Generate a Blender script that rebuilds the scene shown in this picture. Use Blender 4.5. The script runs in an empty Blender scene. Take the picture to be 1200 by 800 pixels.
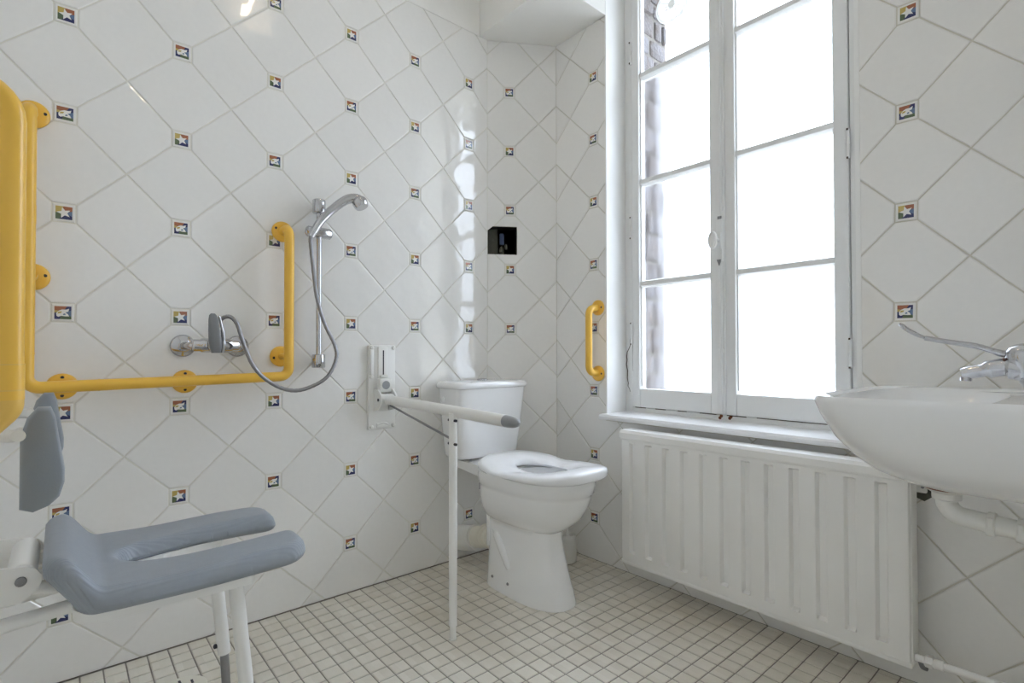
import bpy, bmesh, math, random
from mathutils import Vector, Matrix
random.seed(7)
PI = math.pi
SC = bpy.context.scene
COL = SC.collection

# ------------------------------------------------------------------ camera
CAM = Vector((1.973, -1.8355, 0.9294)); YAW = 0.8587; PIT = 0.0141; ROL = -0.0015; FPX = 612.39
Fv = Vector((-math.sin(YAW)*math.cos(PIT), math.cos(YAW)*math.cos(PIT), math.sin(PIT)))
Rv = Vector((math.cos(YAW), math.sin(YAW), 0)); Uv = Rv.cross(Fv)
Rv, Uv = Rv*math.cos(ROL)+Uv*math.sin(ROL), -Rv*math.sin(ROL)+Uv*math.cos(ROL)
cd = bpy.data.cameras.new('camera'); cam = bpy.data.objects.new('camera', cd); COL.objects.link(cam)
cd.sensor_fit = 'HORIZONTAL'; cd.sensor_width = 36; cd.lens = FPX/1200*36
cd.shift_y = 5.92/1200; cd.clip_start = 0.02
cam.matrix_world = Matrix.Translation(CAM) @ Matrix((Rv, Uv, -Fv)).transposed().to_4x4()
SC.camera = cam

# ------------------------------------------------------------------ world, exposure
SKY = 4.6
w = bpy.data.worlds.new('sky'); SC.world = w; w.use_nodes = True
bg = w.node_tree.nodes['Background']; bg.inputs[0].default_value = (0.75, 0.85, 1.0, 1)
# standard overcast sky: three times as bright overhead as at the horizon
wt = w.node_tree; tc_ = wt.nodes.new('ShaderNodeTexCoord'); sx_ = wt.nodes.new('ShaderNodeSeparateXYZ'); wt.links.new(tc_.outputs['Generated'], sx_.inputs[0])
mx_ = wt.nodes.new('ShaderNodeMath'); mx_.operation = 'MAXIMUM'; mx_.inputs[1].default_value = 0; wt.links.new(sx_.outputs[2], mx_.inputs[0])
ma_ = wt.nodes.new('ShaderNodeMath'); ma_.operation = 'MULTIPLY_ADD'; ma_.inputs[1].default_value = 2*SKY; ma_.inputs[2].default_value = SKY
wt.links.new(mx_.outputs[0], ma_.inputs[0]); wt.links.new(ma_.outputs[0], bg.inputs[1])
vs = SC.view_settings
vs.view_transform = 'Standard'; vs.look = 'None'; vs.gamma = 1; vs.use_curve_mapping = False
vs.exposure = 0.18
SC.cycles.max_bounces = 16; SC.cycles.diffuse_bounces = 10; SC.cycles.glossy_bounces = 6
SC.cycles.transmission_bounces = 10; SC.cycles.transparent_max_bounces = 16
SC.cycles.caustics_reflective = False; SC.cycles.sample_clamp_indirect = 12
pl = bpy.data.lights.new('window_portal', 'AREA'); pl.shape = 'RECTANGLE'; pl.size = 0.96; pl.size_y = 2.1
pl.cycles.is_portal = True
po = bpy.data.objects.new('window_portal', pl); COL.objects.link(po)
po.location = (0.975, 0.48, 1.71); po.rotation_euler = (-PI/2, 0, 0)
pl2 = bpy.data.lights.new('hall_portal', 'AREA'); pl2.shape = 'RECTANGLE'; pl2.size = 0.96; pl2.size_y = 1.15  # portal for the sky light through the added hall window
pl2.cycles.is_portal = True
po2 = bpy.data.objects.new('hall_portal', pl2); COL.objects.link(po2)
po2.location = (2.72, -.48, 1.575); po2.rotation_euler = (-PI/2, 0, 0)
LAMP_W = 36.0

# ------------------------------------------------------------------ materials
class NT:
    def __init__(s, name):
        s.m = bpy.data.materials.new(name); s.m.use_nodes = True; s.t = s.m.node_tree
        s.n = s.t.nodes; s.p = s.n.get('Principled BSDF'); s.out = s.n.get('Material Output')
    def node(s, typ, **kw):
        n = s.n.new(typ)
        for k, v in kw.items():
            if k.startswith('i_'):
                key = k[2:]; key = int(key) if key.isdigit() else key.replace('_', ' ')
                n.inputs[key].default_value = v
            else: setattr(n, k, v)
        return n
    def link(s, a, b): s.t.links.new(a, b)
    def set(s, **kw):
        for k, v in kw.items(): s.p.inputs[k.replace('_', ' ')].default_value = v
        return s
    def pos(s): return s.node('ShaderNodeNewGeometry').outputs['Position']
    def obj(s): return s.node('ShaderNodeTexCoord').outputs['Object']
    def noise(s, vec, scale, detail=2, rough=0.5):
        n = s.node('ShaderNodeTexNoise'); n.inputs['Scale'].default_value = scale
        n.inputs['Detail'].default_value = detail; n.inputs['Roughness'].default_value = rough
        s.link(vec, n.inputs['Vector']); return n.outputs[0]
    def ramp(s, fac, stops):
        r = s.node('ShaderNodeValToRGB'); e = r.color_ramp.elements
        while len(e) < len(stops): e.new(0.5)
        for el, (p, c) in zip(e, stops): el.position = p; el.color = (*c, 1) if len(c) == 3 else c
        s.link(fac, r.inputs[0]); return r.outputs[0]
    def mix(s, fac, a, b, mode='MIX'):
        m = s.node('ShaderNodeMix', data_type='RGBA', blend_type=mode)
        for inp, v in ((m.inputs[0], fac), (m.inputs[6], a), (m.inputs[7], b)):
            if hasattr(v, 'is_linked'): s.link(v, inp)
            else: inp.default_value = v if not isinstance(v, tuple) or len(v) == 4 else (*v, 1)
        return m.outputs[2]
    def bump(s, h, strength, dist):
        b = s.node('ShaderNodeBump'); b.inputs['Strength'].default_value = strength
        b.inputs['Distance'].default_value = dist; s.link(h, b.inputs['Height'])
        s.link(b.outputs[0], s.p.inputs['Normal']); return b
    def color(s, sock): s.link(sock, s.p.inputs['Base Color'])

def plain(name, col, rough=0.4, metal=0.0, bump=None, var=0.0, coat=0.0):
    t = NT(name); t.set(Base_Color=(*col, 1), Roughness=rough, Metallic=metal, Coat_Weight=coat, Coat_Roughness=0.05)
    if var:
        f = t.noise(t.pos(), 9, 4)
        t.color(t.mix(f, tuple(c*(1-var) for c in col), tuple(min(1, c*(1+var*.5)) for c in col)))
    if bump: t.bump(t.noise(t.pos(), bump[0], 3), bump[1], bump[2])
    return t.m

def tile_mat(name, a, b):
    t = NT(name); t.set(Roughness=0.06); t.p.inputs['Specular IOR Level'].default_value = 0.8
    oi = t.node('ShaderNodeObjectInfo').outputs['Random']
    c = t.mix(oi, a, b)
    f = t.noise(t.pos(), 60, 3)
    c = t.mix(t.ramp(f, [(.25, (0, 0, 0)), (.8, (1, 1, 1))]), t.mix(0.06, c, (.5, .5, .48, 1)), c)
    t.color(c)
    h = t.noise(t.pos(), 13, 1.5, .4)
    t.bump(h, 0.20, 0.010)
    return t.m

def worn_paint(name, col, chip=(.16, .10, .06), thr=.70, rough=.38, scale=18):
    t = NT(name); t.set(Roughness=rough)
    p = t.pos()
    f = t.noise(p, scale, 6, .65)
    g = t.noise(p, scale*4, 5, .7)
    m = t.mix(.45, f, g)
    k = t.ramp(m, [(thr-.03, (0, 0, 0)), (thr+.02, (1, 1, 1))])
    base = t.mix(t.noise(p, 6, 4), tuple(c*.93 for c in col), col)
    t.color(t.mix(k, base, chip))
    t.bump(t.noise(p, 35, 4), .15, .003)
    return t.m

M = {}
M['tile'] = tile_mat('wall_tile_glaze', (.84, .83, .81, 1), (.87, .86, .84, 1))
M['insert'] = plain('insert_white_glaze', (.82, .81, .78), .12)
for nm, c in dict(ins_yellow=(.52, .40, .13), ins_red=(.36, .14, .075), ins_green=(.11, .15, .085), ins_navy=(.045, .05, .13), ins_blue=(.13, .19, .31)).items():
    M[nm] = plain(nm, c, .15)
def grout(name, c):
    t = NT(name); t.set(Roughness=.9)
    t.color(t.mix(t.noise(t.pos(), 14, 5), tuple(x*.85 for x in c), c)); t.bump(t.noise(t.pos(), 220, 2), .3, .001)
    return t.m
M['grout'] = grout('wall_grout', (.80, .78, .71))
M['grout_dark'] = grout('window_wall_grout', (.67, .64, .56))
M['floor_grout'] = grout('floor_grout', (.29, .265, .23))
t = NT('floor_mosaic'); t.set(Roughness=.32)
vm = t.node('ShaderNodeVectorMath', operation='SNAP'); vm.inputs[1].default_value = (.0535, .0535, 1.0)
t.link(t.pos(), vm.inputs[0])
wn = t.node('ShaderNodeTexWhiteNoise', noise_dimensions='3D'); t.link(vm.outputs[0], wn.inputs[0])
c = t.mix(wn.outputs[0], (.69, .65, .565), (.77, .735, .655))
spk = t.ramp(t.noise(t.pos(), 420, 2), [(.60, (0, 0, 0)), (.72, (1, 1, 1))])
c = t.mix(spk, c, (.64, .60, .54))
dirt = t.ramp(t.noise(t.pos(), 3.2, 5, .6), [(.45, (0, 0, 0)), (.75, (.5, .5, .5))])
c = t.mix(dirt, c, (.56, .50, .39)); t.color(c)
t.bump(t.noise(t.pos(), 90, 2), .08, .002); M['mosaic'] = t.m
M['plaster'] = plain('white_plaster', (.84, .83, .80), .75, bump=(30, .12, .004), var=.04)
M['plaster_white'] = plain('reveal_white_paint', (.86, .86, .85), .5, bump=(22, .1, .004))
M['ceiling'] = plain('ceiling_paint', (.88, .875, .86), .85)
M['ceramic'] = plain('white_ceramic', (.88, .88, .88), .06, coat=.5)
M['seat_plastic'] = plain('white_seat_plastic', (.88, .885, .895), .16)
M['white_plastic'] = plain('white_plastic', (.80, .795, .76), .35)
M['cream_plastic'] = plain('cream_pipe_plastic', (.74, .71, .61), .4)
M['white_metal'] = plain('white_coated_metal', (.83, .825, .80), .3)
M['radiator'] = worn_paint('radiator_enamel', (.90, .89, .865), chip=(.42, .30, .16), thr=.775, rough=.33, scale=22)
M['wood'] = worn_paint('old_white_window_paint', (.83, .83, .82), thr=.79, rough=.42, scale=16)
M['sill'] = worn_paint('sill_paint', (.86, .86, .86), chip=(.45, .40, .33), thr=.80, rough=.3)
M['crack'] = plain('dark_crack', (.07, .045, .03), .9)
M['rust'] = plain('rust', (.22, .07, .025), .85, var=.5)
M['yellow'] = plain('yellow_nylon', (.86, .51, .07), .3)
M['yellow_pale'] = plain('yellow_worn_nylon', (.80, .50, .11), .4)
M['dark'] = plain('dark_screw', (.03, .03, .045), .5)
M['chrome'] = plain('chrome', (.56, .56, .575), .10, 1.0)
M['steel'] = plain('brushed_steel', (.30, .30, .31), .3, 1.0)
M['grey_plastic'] = plain('grey_lever_plastic', (.22, .225, .235), .32)
M['cap_grey'] = plain('grey_end_cap', (.30, .31, .32), .35)
M['black'] = plain('cavity_shade_black', (.025, .027, .022), .9)  # near black puts the shade inside the wall hole into the colour
M['cavity'] = plain('cavity_mortar', (.14, .14, .115), .95, bump=(40, .6, .01), var=.4)
M['hole_blue'] = plain('cable_blue', (.06, .10, .22), .5)
M['water'] = plain('bowl_shadow_ceramic', (.70, .72, .75), .08)
M['brass'] = plain('old_brass', (.35, .24, .10), .4, .8)
t = NT('grey_seat_foam'); t.set(Roughness=.45)
f = t.noise(t.pos(), 55, 2)
t.color(t.mix(f, (.275, .305, .345), (.315, .345, .38)))
wv = t.node('ShaderNodeTexWave', wave_type='BANDS', bands_direction='X'); wv.inputs['Scale'].default_value = 62; t.link(t.pos(), wv.inputs[0])
t.bump(wv.outputs['Fac'], .25, .002); M['foam'] = t.m
M['foam_smooth'] = plain('grey_pad_foam', (.25, .275, .30), .45, bump=(300, .15, .001))
t = NT('jamb_stone'); t.set(Roughness=.95)
vo = t.node('ShaderNodeTexVoronoi'); vo.inputs['Scale'].default_value = 24; t.link(t.pos(), vo.inputs['Vector'])
c = t.mix(vo.outputs['Color'], (.115, .10, .09), (.19, .20, .225))
c = t.mix(t.noise(t.pos(), 70, 5, .7), t.mix(.5, c, (.15, .105, .08)), c); t.color(c)
t.bump(t.noise(t.pos(), 60, 4), .8, .01); M['stone'] = t.m
M['mortar'] = plain('jamb_mortar', (.20, .185, .165), .95, bump=(50, .5, .01), var=.3)
M['ground'] = plain('outside_gravel', (.55, .53, .49), .95, var=.2)

def glass_mat(name, frosted):
    t = NT(name); t.n.remove(t.p)
    tr = t.node('ShaderNodeBsdfTransparent'); gl = t.node('ShaderNodeBsdfGlossy'); gl.inputs['Roughness'].default_value = .02
    lw = t.node('ShaderNodeLayerWeight'); lw.inputs[0].default_value = .5
    pw = t.node('ShaderNodeMath', operation='POWER'); pw.inputs[1].default_value = 4; t.link(lw.outputs['Facing'], pw.inputs[0])
    fr = t.node('ShaderNodeMath', operation='MULTIPLY_ADD'); fr.inputs[1].default_value = .6; fr.inputs[2].default_value = .03; t.link(pw.outputs[0], fr.inputs[0])
    body = tr.outputs[0]
    if frosted:
        rf = t.node('ShaderNodeBsdfRefraction'); rf.inputs['Roughness'].default_value = .30; rf.inputs['IOR'].default_value = 1.25
        mx = t.node('ShaderNodeMixShader'); mx.inputs[0].default_value = .94
        tl = t.node('ShaderNodeBsdfTranslucent'); tl.inputs[0].default_value = (.95, .96, .97, 1)
        m3 = t.node('ShaderNodeMixShader'); m3.inputs[0].default_value = .0; t.link(rf.outputs[0], m3.inputs[1]); t.link(tl.outputs[0], m3.inputs[2])
        t.link(tr.outputs[0], mx.inputs[1]); t.link(m3.outputs[0], mx.inputs[2]); body = mx.outputs[0]
    m2 = t.node('ShaderNodeMixShader'); t.link(fr.outputs[0], m2.inputs[0]); t.link(body, m2.inputs[1]); t.link(gl.outputs[0], m2.inputs[2])
    t.link(m2.outputs[0], t.out.inputs[0]); return t.m
M['glass'] = glass_mat('clear_glass', False)
M['frosted'] = glass_mat('frosted_glass', True)
def milky(name, col, f):
    t = NT(name); t.n.remove(t.p)
    a = t.node('ShaderNodeBsdfTranslucent'); b = t.node('ShaderNodeBsdfDiffuse'); g = t.node('ShaderNodeBsdfGlossy')
    a.inputs[0].default_value = (*col, 1); b.inputs[0].default_value = (*col, 1); g.inputs['Roughness'].default_value = .1
    m1 = t.node('ShaderNodeMixShader'); m1.inputs[0].default_value = f; t.link(b.outputs[0], m1.inputs[1]); t.link(a.outputs[0], m1.inputs[2])
    m2 = t.node('ShaderNodeMixShader'); m2.inputs[0].default_value = .06; t.link(m1.outputs[0], m2.inputs[1]); t.link(g.outputs[0], m2.inputs[2])
    t.link(m2.outputs[0], t.out.inputs[0]); return t.m
M['milky'] = milky('milky_plastic', (.85, .85, .83), .55)
t = NT('lamp_bulb'); t.set(Base_Color=(1, 1, 1, 1)); t.p.inputs['Emission Color'].default_value = (1, .80, .56, 1)
t.p.inputs['Emission Strength'].default_value = LAMP_W; M['bulb'] = t.m

# ------------------------------------------------------------------ mesh helpers
ROOT = {}
class MB:
    def __init__(s): s.v = []; s.f = []; s.mi = []
    def add(s, vs, fs, mi=0):
        o = len(s.v); s.v += [tuple(v) for v in vs]
        for f in fs: s.f.append(tuple(o+i for i in f)); s.mi.append(mi)
        return s
    def bm(s, b, mi=0):
        b.verts.index_update()
        s.add([v.co[:] for v in b.verts], [[v.index for v in f.verts] for f in b.faces], mi); b.free(); return s
    def box(s, a, b, bev=0.0, seg=2, mi=0, mat=None):
        m = bmesh.new(); bmesh.ops.create_cube(m, size=1)
        a = Vector(a); b = Vector(b); c = (a+b)/2; d = b-a
        for v in m.verts: v.co = Vector((v.co.x*d.x, v.co.y*d.y, v.co.z*d.z))
        if bev: bmesh.ops.bevel(m, geom=m.edges[:], offset=min(bev, min(abs(x) for x in d)*.49), segments=seg, profile=.5, affect='EDGES')
        for v in m.verts:
            if mat: v.co = mat @ v.co
            v.co += c
        return s.bm(m, mi)
    def loft(s, rings, cap0=True, cap1=True, closed=True, mi=0):
        n = len(rings[0]); vs = [p for r in rings for p in r]; fs = []
        for i in range(len(rings)-1):
            for j in range(n if closed else n-1):
                k = (j+1) % n
                fs.append((i*n+j, i*n+k, (i+1)*n+k, (i+1)*n+j))
        if cap0: fs.append(tuple(range(n-1, -1, -1)))
        if cap1: fs.append(tuple((len(rings)-1)*n+j for j in range(n)))
        return s.add(vs, fs, mi)
    def tube(s, path, r, n=12, caps=True, mi=0, sy=1.0):
        P = [Vector(p) for p in path]; R = r if isinstance(r, (list, tuple)) else [r]*len(P)
        T = []
        for i in range(len(P)):
            a = P[max(i-1, 0)]; b = P[min(i+1, len(P)-1)]; T.append((b-a).normalized())
        ref = Vector((0, 0, 1)) if abs(T[0].z) < .9 else Vector((1, 0, 0))
        N = (ref - T[0]*ref.dot(T[0])).normalized(); rings = []
        for i in range(len(P)):
            if i:
                ax = T[i-1].cross(T[i])
                if ax.length > 1e-8: N = Matrix.Rotation(T[i-1].angle(T[i]), 3, ax) @ N
                N = (N - T[i]*N.dot(T[i])).normalized()
            B = T[i].cross(N)
            rings.append([P[i] + (N*math.cos(2*PI*k/n)*sy + B*math.sin(2*PI*k/n))*R[i] for k in range(n)])
        return s.loft(rings, caps, caps, mi=mi)
    def lathe(s, prof, org=(0, 0, 0), axis=(0, 0, 1), n=24, mi=0, caps=True):
        ax = Vector(axis).normalized(); ref = Vector((1, 0, 0)) if abs(ax.x) < .9 else Vector((0, 1, 0))
        a = (ref-ax*ref.dot(ax)).normalized(); b = ax.cross(a); o = Vector(org)
        rings = [[o+ax*h+(a*math.cos(2*PI*k/n)+b*math.sin(2*PI*k/n))*max(r, 1e-5) for k in range(n)] for r, h in prof]
        return s.loft(rings, caps, caps, mi=mi)
    def cyl(s, p, q, r, n=16, mi=0, bev=0.0):
        p = Vector(p); q = Vector(q); L = (q-p).length
        if bev: prof = [(r-bev, 0), (r, bev), (r, L-bev), (r-bev, L)]
        else: prof = [(r, 0), (r, L)]
        return s.lathe(prof, p, q-p, n, mi)
    def prism(s, poly, fn, d0, d1, bev=0.0, mi=0):
        """poly of (a,b); fn(a,b,d)->point ; extruded from d0 to d1"""
        n = len(poly)
        s.add([fn(a, b, d0) for a, b in poly]+[fn(a, b, d1) for a, b in poly],
              [tuple(range(n-1, -1, -1)), tuple(range(n, 2*n))]+[(i, (i+1) % n, n+(i+1) % n, n+i) for i in range(n)], mi)
        return s
    def mesh(s, name, mats, off=Vector((0, 0, 0)), angle=38):
        me = bpy.data.meshes.new(name); me.from_pydata([(v[0]-off.x, v[1]-off.y, v[2]-off.z) for v in s.v], [], s.f)
        for m in (mats if isinstance(mats, (list, tuple)) else [mats]): me.materials.append(M[m])
        me.polygons.foreach_set('material_index', s.mi)
        b = bmesh.new(); b.from_mesh(me); bmesh.ops.recalc_face_normals(b, faces=b.faces[:]); b.to_mesh(me); b.free()
        me.polygons.foreach_set('use_smooth', [True]*len(me.polygons))
        me.set_sharp_from_angle(angle=math.radians(angle)); me.update()
        return me
    def build(s, name, mats, parent=None, angle=38, sub=0, origin=None):
        if parent: off = ROOT[parent.name]
        elif origin: off = Vector(origin)
        else:
            xs = [[v[i] for v in s.v] for i in range(3)]
            off = Vector(((min(xs[0])+max(xs[0]))/2, (min(xs[1])+max(xs[1]))/2, min(xs[2])))
        o = bpy.data.objects.new(name, s.mesh(name, mats, off, angle)); COL.objects.link(o)
        if parent: o.parent = parent
        else: o.location = off
        ROOT[o.name] = off
        if sub:
            md = o.modifiers.new('smooth', 'SUBSURF'); md.levels = sub; md.render_levels = sub
        return o
def thing(name, loc, label, cat, group=None):
    o = bpy.data.objects.new(name, None); COL.objects.link(o); o.location = loc; o.empty_display_size = .05
    ROOT[o.name] = Vector(loc); tag(o, label, cat, group); return o
def tag(o, label, cat, group=None):
    o['label'] = label; o['category'] = cat
    if group: o['group'] = group
    return o
def struct(o, label=None):
    o['kind'] = 'structure'
    if label: o['label'] = label
    return o
def spline(pts, n=8):
    P = [Vector(p) for p in pts]; P = [P[0]*2-P[1]]+P+[P[-1]*2-P[-2]]; out = []
    for i in range(1, len(P)-2):
        for k in range(n):
            t = k/n; a, b, c, d = P[i-1], P[i], P[i+1], P[i+2]
            out.append(.5*((2*b)+(c-a)*t+(2*a-5*b+4*c-d)*t*t+(3*b-a-3*c+d)*t**3))
    out.append(P[-2]); return out
def fillet(pts, r, n=7):
    P = [Vector(p) for p in pts]; out = [P[0]]
    for i in range(1, len(P)-1):
        a = (P[i-1]-P[i]).normalized(); b = (P[i+1]-P[i]).normalized(); ang = a.angle(b)
        rr = r[i-1] if isinstance(r, (list, tuple)) else r
        d = min(rr/math.tan(ang/2), (P[i-1]-P[i]).length*.499, (P[i+1]-P[i]).length*.499)
        rr = d*math.tan(ang/2)
        c = P[i]+(a+b).normalized()*(rr/math.sin(ang/2))
        s0 = P[i]+a*d-c; s1 = P[i]+b*d-c; tot = s0.angle(s1); ax = s0.cross(s1)
        for k in range(n+1): out.append(c+Matrix.Rotation(tot*k/n, 3, ax) @ s0)
    out.append(P[-1]); return out

# ------------------------------------------------------------------ room
XR, YB, ZC, ZT = 2.12, -2.12, 2.90, 2.445        # right wall, back wall, ceiling, top of the tiling
CH0 = Vector((0, -.288, 0)); CH1 = Vector((.182, 0, 0)); CHU = (CH1-CH0).normalized(); CHN = CHU.cross(Vector((0, 0, 1))); CHL = (CH1-CH0).length
WX0, WX1, WZ0, WZ1 = .492, 1.456, .645, 2.76      # window opening
G = .0028                                          # joints lie this far behind the tile faces

fl = struct(MB().box((-.2, YB-.2, -.12), (3.3, .45, -.003)).build('floor', 'floor_grout', origin=(0, 0, 0)), 'beige mosaic tiled floor with dark joints')
ce = struct(MB().box((-.2, YB-.2, ZC), (3.3, .45, ZC+.1)).build('ceiling', 'ceiling', origin=(0, 0, 0)), 'plain white painted ceiling')
wl = struct(MB().box((-.16, YB-.15, 0), (-G, -.284, ZT)).build('wall_left', 'grout', origin=(0, 0, 0)), 'wall of white diagonal tiles with small picture inserts')
MB().box((-.16, YB-.15, ZT), (.001, .0, ZC)).build('plaster_band', 'plaster', wl)
ww = MB()
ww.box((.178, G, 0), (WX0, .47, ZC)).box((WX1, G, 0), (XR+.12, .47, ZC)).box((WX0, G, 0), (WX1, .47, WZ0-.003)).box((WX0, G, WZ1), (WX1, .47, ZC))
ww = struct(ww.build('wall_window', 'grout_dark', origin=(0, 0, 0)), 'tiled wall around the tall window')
MB().box((WX1, .0005, ZT), (XR, .02, ZC)).build('plaster_band', 'plaster', ww)
# inner and outer reveal lining of the window opening
rv = MB(); rv.box((WX0-.006, -.0015, WZ0), (WX0+.001, .15, ZC-.1)); rv.box((WX0, .004, WZ1-.004), (WX1, .15, WZ1)); rv.box((WX1-.001, -.0015, WZ0), (WX1+.012, .15, WZ1))
rv.build('window_reveal', 'plaster_white', ww)
# corner panel with a hole in it
HZ0, HZ1, HU = 1.409, 1.546, .145
def chp(u, n, z): p = CH0+CHU*u+CHN*n; return (p.x, p.y, z)
def slab(mb, u0, u1, z0, z1, n0=-.012, n1=-G):
    mb.prism([(u0, z0), (u1, z0), (u1, z1), (u0, z1)], lambda a, b, d: chp(a, d, b), n0, n1); return mb
wc = MB(); slab(wc, 0, CHL, 0, HZ0); slab(wc, 0, CHL, HZ1, ZT); slab(wc, HU, CHL, HZ0, HZ1)
wc = struct(wc.build('wall_corner', 'grout', origin=(0, 0, 0)), 'narrow angled tiled panel in the corner with a square hole')
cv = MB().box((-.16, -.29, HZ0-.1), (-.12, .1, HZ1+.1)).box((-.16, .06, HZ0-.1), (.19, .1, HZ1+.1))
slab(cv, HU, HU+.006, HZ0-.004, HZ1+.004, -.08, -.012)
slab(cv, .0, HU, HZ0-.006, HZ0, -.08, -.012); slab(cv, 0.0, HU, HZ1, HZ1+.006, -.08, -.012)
cv.build('hole_shade_lining', 'black', wc)  # black surfaces stand in for the shade in the hole
c2 = MB(); slab(c2, -.05, .058, HZ0-.03, HZ1+.03, -.10, -.07); c2.build('mortar_edge', 'cavity', wc)
c3 = MB(); slab(c3, .07, .09, HZ1-.075, HZ1-.02, -.083, -.07); c3.build('blue_cable_end', 'hole_blue', wc)
c3 = MB()
for u, z in ((.075, .03), (.10, .045), (.085, .015)): c3.lathe([(.004, 0), (.010, .004), (.008, .02), (.003, .03)], chp(u, -.065, HZ0+z-.01), (0, 0, 1), 10)
c3.build('pipe_stub', 'cavity', wc)
struct(MB().box((-.16, -.29, 0), (-.12, .47, ZC)).box((-.16, .10, 0), (.19, .47, ZC)).build('wall_light_stop', 'mortar', origin=(0, 0, 0)), 'unseen masonry shell added to keep outside light out of the corner')  # shell added behind the corner to stop sky light leaking in
bk = MB().box((-.02, -.335, ZT), (WX0, .004, ZC-.001)).build('trim_1', 'plaster', origin=(0, 0, 0)); struct(bk, 'boxed plaster bulkhead in the upper corner')
# unseen walls behind the camera; doorway, hall and hall window added for fill light
M['tile_far'] = plain('far_tile_glaze', (.85, .835, .80), .15, bump=(14, .2, .01))
struct(MB().box((-.16, YB-.15, 0), (XR+1.2, YB, ZC)).build('wall_back', 'tile_far', origin=(0, 0, 0)), 'plain glazed wall carrying the shower seat')
struct(MB().box((XR, -1.05, 0), (XR+.12, .01, ZC)).box((XR, YB, 2.08), (XR+.12, -1.05, ZC)).build('wall_right', 'tile_far', origin=(0, 0, 0)), 'plain glazed wall carrying the washbasin')
struct(MB().box((XR-.012, -1.05, 0), (XR+.13, -.99, 2.14)).box((XR-.012, YB+.001, 2.06), (XR+.13, -.99, 2.14)).build('trim_2', 'plaster_white', origin=(0, 0, 0)), 'white casing of the added doorway')
struct(MB().box((3.2, YB, 0), (3.3, .47, ZC)).box((XR+.12, -.6, 0), (3.2, -.5, 1.0)).box((XR+.12, -.6, 2.15), (3.2, -.5, ZC)).build('wall_hall', 'plaster', origin=(0, 0, 0)), 'plain wall of the added unseen hall beyond the doorway')

hw = MB().box((XR+.12, -.58, 1.0), (XR+.17, -.52, 2.15), .004).box((3.15, -.58, 1.0), (3.2, -.52, 2.15), .004).box((XR+.17, -.58, 1.0), (3.15, -.52, 1.06), .004).box((XR+.17, -.58, 2.09), (3.15, -.52, 2.15), .004)  # unseen window, added to let fill daylight into the room
hw = struct(hw.build('hall_fill_window', 'wood', origin=(2.7, -.55, 1.0)), 'added unseen hall window letting in fill daylight')
MB().box((XR+.168, -.552, 1.055), (3.152, -.549, 2.095)).build('pane', 'glass', hw)

# ------------------------------------------------------------------ wall tiles, one object each
INS = .0250; JT = .0034
def tile_poly(kind, a, b):
    """diamond with two clipped corners; kind V: clipped top/bottom, H: left/right"""
    g = JT/2*math.hypot(a, b)/ (b); ga = a-g*1.0; gb = b*ga/a
    if kind == 'V':
        c = b-INS-JT; x = ga*(1-c/gb)
        return [(ga, 0), (x, c), (-x, c), (-ga, 0), (-x, -c), (x, -c)]
    c = a-INS-JT; y = gb*(1-c/ga)
    return [(c, -y), (c, y), (0, gb), (-c, y), (-c, -y), (0, -gb)]
def inset(poly, d):
    n = len(poly); out = []
    for i in range(n):
        p0, p1, p2 = Vector(poly[i-1]), Vector(poly[i]), Vector(poly[(i+1) % n])
        e0 = (p1-p0).normalized(); e1 = (p2-p1).normalized(); n0 = Vector((-e0.y, e0.x)); n1 = Vector((-e1.y, e1.x))
        k = n0+n1; k = k/(k.dot(n0)); out.append(tuple(p1+k*d))
    return out
def tile_bm(poly, rot):
    area = sum(poly[i-1][0]*poly[i][1]-poly[i][0]*poly[i-1][1] for i in range(len(poly)))
    if area < 0: poly = poly[::-1]
    b = bmesh.new(); rings = []
    for d, h in ((0, -.0065), (0, -.0018), (.0012, -.0006), (.0035, 0)):
        q = inset(poly, d) if d else poly
        rings.append([b.verts.new((x*math.cos(rot)-y*math.sin(rot), x*math.sin(rot)+y*math.cos(rot), h)) for x, y in q])
    n = len(poly)
    for r, s in zip(rings, rings[1:]):
        for i in range(n): b.faces.new((r[i], r[(i+1) % n], s[(i+1) % n], s[i]))
    b.faces.new(rings[-1]); return b
STAR = []
for k in range(10):
    a = PI/2+.25+k*PI/5; r = .0165 if k % 2 == 0 else .0072; STAR.append((r*math.cos(a), r*math.sin(a)))
FISH = [(-.016, -.002), (-.010, .006), (-.002, .010), (.008, .010), (.015, .013), (.013, .004), (.006, .001), (.012, -.004), (.015, -.011), (.006, -.011), (-.004, -.010), (-.011, -.013), (-.015, -.010)]
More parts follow.
